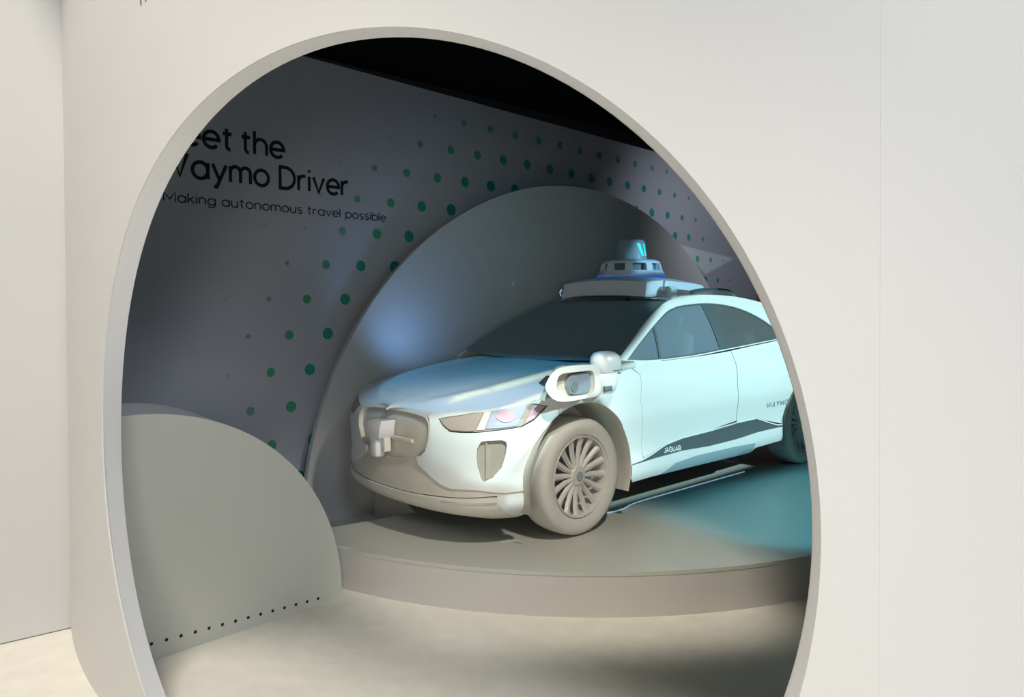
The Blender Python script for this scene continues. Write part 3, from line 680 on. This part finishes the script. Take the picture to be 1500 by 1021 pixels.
# windscreen, roof, tail as ruled shells between edge and centre curves
def shell(name, E, Cc, m, p=2., thick=.012, off=0., n=14, label=None, sh=None):
    E = np.array(E, float); Cc = np.array(Cc, float); k = len(E); V = []; Fc = []
    bs = np.linspace(-1, 1, 2*n+1)
    for i in range(k):
        for b in bs:
            q = 1-abs(b)**p; e = E[i]; c = Cc[i]
            V.append((e[0]+(c[0]-e[0])*q, -abs(e[1])*b if True else 0, e[2]+(c[2]-e[2])*q))
    w = 2*n+1
    for i in range(k-1):
        for j in range(w-1): Fc.append([i*w+j, i*w+j+1, (i+1)*w+j+1, (i+1)*w+j])
    o = meshobj(name, V, Fc, m, car)
    if o.data.polygons[len(o.data.polygons)//2].normal.z < 0: o.data.flip_normals()
    if label: o['label'] = label
    return o
pil = np.array(crv(PIL[1:], 6)); pil = pil[::1]; ge = gside(-.004)(pil[:, 0], pil[:, 1]); k = len(pil); tt = np.linspace(0, 1, k)
ge[:, 1] = -ge[:, 1]
ce_ = np.stack([.385+(1.285-.385)*tt, 0*tt, 1.058+(1.512-1.058)*(tt*.96+.04*np.sin(tt*math.pi)/1.)], -1)
shell('windshield', ge, ce_, M['shield'], 2.0, label='dark windshield')
ca = np.array(crv(CANT, 6)); re_ = gside(.0)(ca[:, 0], ca[:, 1]); re_[:, 1] = -re_[:, 1]
ZR = pch([1.25, 1.4, 1.7, 2.0, 2.4, 2.8, 3.1, 3.3, 3.55, 3.62], [1.514, 1.535, 1.555, 1.562, 1.556, 1.525, 1.478, 1.41, 1.25, 1.165])
xc = 1.285+(ca[:, 0]-ca[0, 0])/(ca[-1, 0]-ca[0, 0])*(3.62-1.285)
cut = int(np.argmin(abs(ca[:, 0]-3.12)))
RC = np.stack([xc, 0*xc, ZR(xc)], -1)
shell('roof', re_[:cut+1], RC[:cut+1], M['paint'], 2.6)
shell('rear_windscreen', re_[cut:], RC[cut:], M['glassr'], 2.6)
sr = np.linspace(4.98, SEND, 20); te = low(sr, ZT(sr)); te[:, 1] = -te[:, 1]
tl = np.stack([np.linspace(3.52, 3.62, 20), np.interp(np.linspace(0, 1, 20), [0, 1], [abs(re_[-1, 1]), 0]), np.full(20, 1.16)], -1)
V = []; Fc = []
for sd in (1, -1):
    b0 = len(V)
    for a, b in zip(te, tl): V += [(a[0], -sd*a[1], a[2]), (b[0], -sd*b[1], b[2])]
    for i in range(19): Fc.append([b0+2*i, b0+2*i+1, b0+2*i+3, b0+2*i+2])
meshobj('tailgate', V, Fc, M['paint'], car)
rbox('floor_pan', (1.5, 0, .24), (4.2, 1.22, .08), M['dark'], car, .03)
rbox('floor_pan', (1.5, 0, .28), (1.95, 1.7, .06), M['dark'], car, .02)
# interior
rbox('dashboard', (.62, 0, .93), (.42, 1.42, .20), M['dark'], car, .06)
tube('steering_wheel', [(.98+.05*math.cos(a), -.38+.18*math.cos(a), .98+.17*math.sin(a)) for a in np.linspace(0, 2*math.pi, 28)], .016, M['dark'], car)
for x0, nm in ((1.38, 'front_seat'), (2.32, 'rear_seat')):
    for sy in (-.38, .38):
        rbox(nm, (x0, sy, .62), (.52, .50, .18), M['seat'], car, .06)
        rbox('seat_back', (x0+.27, sy, .93), (.16, .50, .62), M['seat'], car, .07, rot=Matrix.Rotation(.22, 3, 'Y'))
        rbox('head_rest', (x0+.36, sy, 1.29), (.11, .28, .19), M['seat'], car, .05)

# wheels
def wheel(x, y, sd):
    w = empty('wheel', (x, y, .374)); w.parent = car; w.location = Vector((x, y, .374))-car.location
    c = (x, y, .374)
    def pr(l): return [(r, -sd*h) for r, h in l]
    lathe('tyre', pr([(.258, .085), (.268, .108), (.30, .120), (.335, .120), (.357, .108), (.368, .088), (.372, .05), (.373, 0), (.372, -.05), (.366, -.09), (.345, -.115), (.29, -.118), (.258, -.10)]), M['tyre'], w, 'y', c, 72)
    lathe('rim', pr([(.262, .094), (.256, .108), (.248, .104), (.243, .085), (.238, .02), (.225, -.05), (.05, -.055), (0, -.055)]), M['rim'], w, 'y', c, 72)
    lathe('hub', pr([(.075, .035), (.070, .070), (.058, .082), (.030, .086), (0, .086)]), M['rim'], w, 'y', c, 32)
    lathe('centre_cap', pr([(.030, .086), (.028, .092), (0, .094)]), M['sensor'], w, 'y', c, 24)
    sp = None
    for k in range(16):
        a = 2*math.pi*k/16+.1
        if sp is None:
            V = []
            for r, hw, h, dp in ((.05, .012, .078, .03), (.12, .019, .072, .03), (.19, .022, .080, .03), (.246, .027, .094, .03)):
                V += [(-hw, -sd*(h-.016), r), (-hw*.35, -sd*h, r), (hw*.35, -sd*h, r), (hw, -sd*(h-.016), r), (0, -sd*(h-dp-.012), r)]
            Fc = [[i*5+k2, i*5+(k2+1) % 5, i*5+5+(k2+1) % 5, i*5+5+k2] for i in range(3) for k2 in range(5)]+[[0, 1, 2, 3, 4], [15, 16, 17, 18, 19]]
            o = meshobj('spoke', V, Fc, M['rim'], w, ang=25); sp = o.data
        else:
            o = bpy.data.objects.new('spoke', sp); COL.objects.link(o); o.parent = w
        o.location = (0, 0, 0); o.rotation_euler = (0, a, 0)
    lathe('brake_disc', pr([(.17, -.02), (.17, -.035), (0, -.035)]), M['slate'], w, 'y', c, 40)
for x in (0, 3.05):
    for sd in (1, -1): wheel(x, -sd*.805, sd)

# lettering on the near side
def onlow(off): return lambda s, z: low(s, z, off)
write('brand_lettering', 'WAYMO', 3.832, .583, .058, .13, M['letter_g'], car, .36, .36, onlow(.003))
write('badge_lettering', 'JAGUAR', 2.386, .405, .046, .16, M['letter'], car, .16, .21, lambda s, z: low(s, np.asarray(z)-.05*(np.asarray(s)-2.386), .002))

# door mirror and wing sensor of the near side
def blob(name, pts, m, parent, n=16):
    """closed loft through rings (centre, half sizes) along z"""
    V = []; Fc = []
    for (c, sx, sy) in pts:
        for k in range(n):
            a = 2*math.pi*k/n; ca, sa = math.cos(a), math.sin(a); pw = .75
            V.append((c[0]+sx*math.copysign(abs(ca)**pw, ca), c[1]+sy*math.copysign(abs(sa)**pw, sa), c[2]))
    for i in range(len(pts)-1):
        for k in range(n): Fc.append([i*n+k, i*n+(k+1) % n, (i+1)*n+(k+1) % n, (i+1)*n+k])
    Fc += [list(range(n)), list(range((len(pts)-1)*n, len(pts)*n))]
    return meshobj(name, V, Fc, m, parent, ang=50)
for sd in (1,):
    def W3(l): return [((c[0], -sd*c[1], c[2]), a, b) for c, a, b in l]
    b = (.20, 1.0, 1.0)
    mr = empty('door_mirror'); mr.parent = car; mr.location = Vector((.12, -sd*1.0, 1.0))-car.location
    blob('mirror_cap', W3([((.135, 1.0, 1.035), .085, .062), ((.135, 1.0, 1.06), .105, .070), ((.13, 1.0, 1.10), .115, .074), ((.125, 1.0, 1.135), .105, .068), ((.12, 1.0, 1.158), .08, .05), ((.12, 1.0, 1.168), .04, .025)]), M['paint'], mr)
    blob('mirror_neck', W3([((.10, 1.0, .905), .060, .055), ((.115, 1.0, .925), .078, .06), ((.13, 1.0, .975), .086, .062), ((.135, 1.0, 1.012), .082, .060), ((.135, 1.0, 1.037), .075, .055)]), M['paint'], mr)
    rbox('mirror_stalk', (.30, -sd*.93, 1.06), (.32, .13, .05), M['paint'], mr, .02)
    rbox('neck_slot', (.085, -sd*1.055, .937), (.075, .016, .034), M['slate'], mr, .004)
    rbox('cap_joint', (.17, -sd*1.066, 1.048), (.09, .010, .005), M['slate'], mr, 0)
    sp_ = empty('wing_sensor'); sp_.parent = car; sp_.location = Vector((-.15, -sd*1.0, 1.0))-car.location
    OUT = crv([(-.455, .975), (-.43, 1.035), (-.375, 1.082), (-.28, 1.098), (-.10, 1.096), (-.02, 1.092), (.01, 1.060), (.018, .985), (.014, .925), (-.02, .897), (-.14, .893), (-.30, .890), (-.39, .910)], 5, True)
    INN = crv([(-.375, .985), (-.365, 1.03), (-.325, 1.057), (-.20, 1.060), (-.075, 1.060), (-.045, 1.035), (-.037, .985), (-.045, .935), (-.09, .917), (-.21, .915), (-.325, .918), (-.362, .940)], 5, True)
    pl = lambda yy: (lambda x, z: np.stack([np.asarray(x, float), -sd*(yy+0*np.asarray(x, float)), np.asarray(z, float)], -1))
    uv, tr = fill([OUT, INN], .04); sheet('sensor_face', uv, tr, lambda x, z: pl(1.052)(x, z)+np.stack([0*x, sd*.10*np.maximum(0, -.33-x), 0*x], -1), M['paint'], sp_, .006, out=(0, -sd, 0))
    n = len(OUT); a = np.array(OUT); A = pl(1.052)(a[:, 0], a[:, 1])+np.stack([0*a[:, 0], sd*.10*np.maximum(0, -.33-a[:, 0]), 0*a[:, 0]], -1); B = pl(.84)(.015+(a[:, 0]-.015)*.50, a[:, 1]*.98+.005); meshobj('sensor_body', np.r_[A, B], [[i, (i+1) % n, n+(i+1) % n, n+i] for i in range(n)]+[list(range(n, 2*n))], M['paint'], sp_)
    n = len(INN); a = np.array(INN); A = pl(1.050)(a[:, 0], a[:, 1]); B = pl(1.0)(a[:, 0], a[:, 1]); meshobj('recess_wall', np.r_[A, B], [[i, (i+1) % n, n+(i+1) % n, n+i] for i in range(n)], M['putty_l'], sp_)
    uv, tr = fill([INN], .05); sheet('recess_back', uv, tr, pl(1.0), M['putty'], sp_, 0, out=(0, -sd, 0))
    RW = crv([(-.255, .985), (-.235, 1.035), (-.185, 1.048), (-.08, 1.046), (-.055, 1.0), (-.06, .95), (-.09, .926), (-.20, .924), (-.24, .945)], 5, True)
    V, Fc = prism(RW, pl(1.034), pl(.98)); meshobj('sensor_window', V, Fc, M['pane'], sp_)
    lathe('lens', [(.032, 0), (.03, -.006*sd), (0, -.008*sd)], M['slate'], sp_, 'y', (-.205, -sd*1.034, .968), 24)
    V, Fc = prism([(-.415, .975), (-.480, 1.010), (-.415, 1.050)], pl(1.030), pl(1.005)); meshobj('side_fin', V, Fc, M['dark'], sp_)

# nose sensor in the grille
ns_ = empty('nose_sensor'); ns_.parent = car; ns_.location = Vector((-.88, .05, .6))-car.location
V = []
for z, w0, w1, xf in ((.722, .088, .10, -.925), (.670, .085, .10, -.935), (.612, .058, .085, -.925), (.598, .05, .06, -.915)):
    V += [(xf, .045-w0, z+.012), (xf-.012, .045, z), (xf, .045+w0, z-.004), (xf+.10, .045+w1, z), (xf+.10, .045-w1, z+.012)]
Fc = [[i*5+k, i*5+(k+1) % 5, i*5+5+(k+1) % 5, i*5+5+k] for i in range(3) for k in range(5)]+[[0, 1, 2, 3, 4], [15, 16, 17, 18, 19]]
meshobj('sensor_head', V, Fc, M['sensor_w'], ns_)
rbox('sensor_stem', (-.885, .062, .555), (.075, .085, .13), M['sensor_w'], ns_, .02)
rbox('stem_bracket', (-.868, -.012, .575), (.05, .04, .09), M['putty_l'], ns_, .006)
rbox('sensor_bar', (-.842, -.16, .624), (.02, .22, .028), M['putty_l'], ns_, .008)
# roof rails
for sd in (1, -1):
    p = [(1.78, -sd*.55, 1.560), (1.9, -sd*.57, 1.578), (2.2, -sd*.585, 1.578), (2.33, -sd*.59, 1.556), (2.40, -sd*.59, 1.508)]
    tube('roof_rail', crv(p, 4), .022, M['slate'], car, 10, (1, .8))
# roof pod with sensor turret
rp = empty('roof_sensor', (1.65, 0, 1.6)); rp.parent = car; rp.location = Vector((1.65, 0, 1.6))-car.location
st = []
for x, zb, ze, zc, hw in ((1.235, 1.545, 1.600, 1.612, .40), (1.25, 1.522, 1.640, 1.662, .45), (1.30, 1.520, 1.648, 1.690, .475), (1.42, 1.535, 1.655, 1.705, .49), (1.52, 1.568, 1.652, 1.712, .51), (1.62, 1.590, 1.648, 1.712, .52), (1.85, 1.576, 1.638, 1.705, .52), (2.05, 1.570, 1.626, 1.68, .50), (2.14, 1.574, 1.610, 1.650, .47)):
    ring_ = []
    for k in range(25):
        b = -1+2*k/24; ring_.append((x+.05*b*b*(1 if x < 1.5 else -1), hw*b, ze+(zc-ze)*(1-b**2)))
    for k in range(25):
        b = 1-2*k/24; ring_.append((x+.05*b*b*(1 if x < 1.5 else -1), hw*b*.97, zb+.05*(1-b*b) if x > 1.34 else zb+.018*(1-b*b)))
    st.append(ring_)
V = [p for r in st for p in r]; n = 50
Fc = [[i*n+k, i*n+(k+1) % n, (i+1)*n+(k+1) % n, (i+1)*n+k] for i in range(len(st)-1) for k in range(n)]+[list(range(n)), list(range((len(st)-1)*n, len(st)*n))]
meshobj('pod_body', V, Fc, M['sensor_w'], rp, ang=38)
for sd in (1, -1):
    rbox('pod_foot', (1.47, -sd*.575, 1.548), (.085, .05, .10), M['sensor_w'], rp, .018)
    rbox('pod_arm', (1.47, -sd*.525, 1.588), (.085, .12, .035), M['sensor_w'], rp, .012)
tube('side_light', [(1.30, .47, 1.60), (1.29, .482, 1.57), (1.30, .48, 1.54)], .006, M['line'], rp)
tc = (1.68, 0, 0)
DP = [(.298, 1.700), (.288, 1.722), (.268, 1.752)]
lathe('turret_base', [(.300, 1.695), (.298, 1.708)], M['blue'], rp, 'z', tc, 72)
lathe('turret_base', [(.296, 1.706), (.284, 1.732), (.272, 1.752), (.225, 1.752)], M['sensor_w'], rp, 'z', tc, 72)
lathe('turret_cap', [(.225, 1.812), (.256, 1.812), (.246, 1.832), (.215, 1.846), (.12, 1.852), (0, 1.852)], M['sensor_w'], rp, 'z', tc, 72)
lathe('turret_core', [(.225, 1.745), (.212, 1.82)], M['slate'], rp, 'z', tc, 60)
for k in range(9):
    a0 = 2*math.pi*k/9+.25; V = []
    for j in range(5):
        a = a0-.12+.24*j/4
        for r, z in ((.2735, 1.750), (.2555, 1.814), (.222, 1.814), (.224, 1.750)): V.append((tc[0]+r*math.cos(a), r*math.sin(a), z))
    Fc = [[j*4+q, j*4+(q+1) % 4, j*4+4+(q+1) % 4, j*4+4+q] for j in range(4) for q in range(4)]+[[0, 1, 2, 3], [16, 17, 18, 19]]
    meshobj('turret_post', V, Fc, M['sensor_w'], rp)
lathe('lidar_drum', [(.142, 1.850), (.140, 1.862), (.121, 2.008), (.114, 2.020), (.095, 2.022), (0, 2.022)], M['sensor'], rp, 'z', tc, 60)
def drum(a, z, off=.0015):
    a = np.asarray(a, float); z = np.asarray(z, float); r = .140-.019*(z-1.862)/.146+off
    return np.stack([tc[0]+r*np.cos(a), r*np.sin(a), z], -1)
sc = -math.pi/2-.12
for pts in ([(-.36, 1.985), (-.13, 1.985), (.17, 1.88), (-.03, 1.88)], [(.23, 1.985), (.40, 1.985), (.46, 1.88), (.33, 1.88)]):
    part('screen_logo', [inset(crv([(sc+a, z) for a, z in pts], 1, True), .0)], .02, drum, M['cyan'], rp, thick=.001, scale=(.13, 1), centre=(1.68, 0, 1.9), label='glowing turquoise mark on the sensor drum')
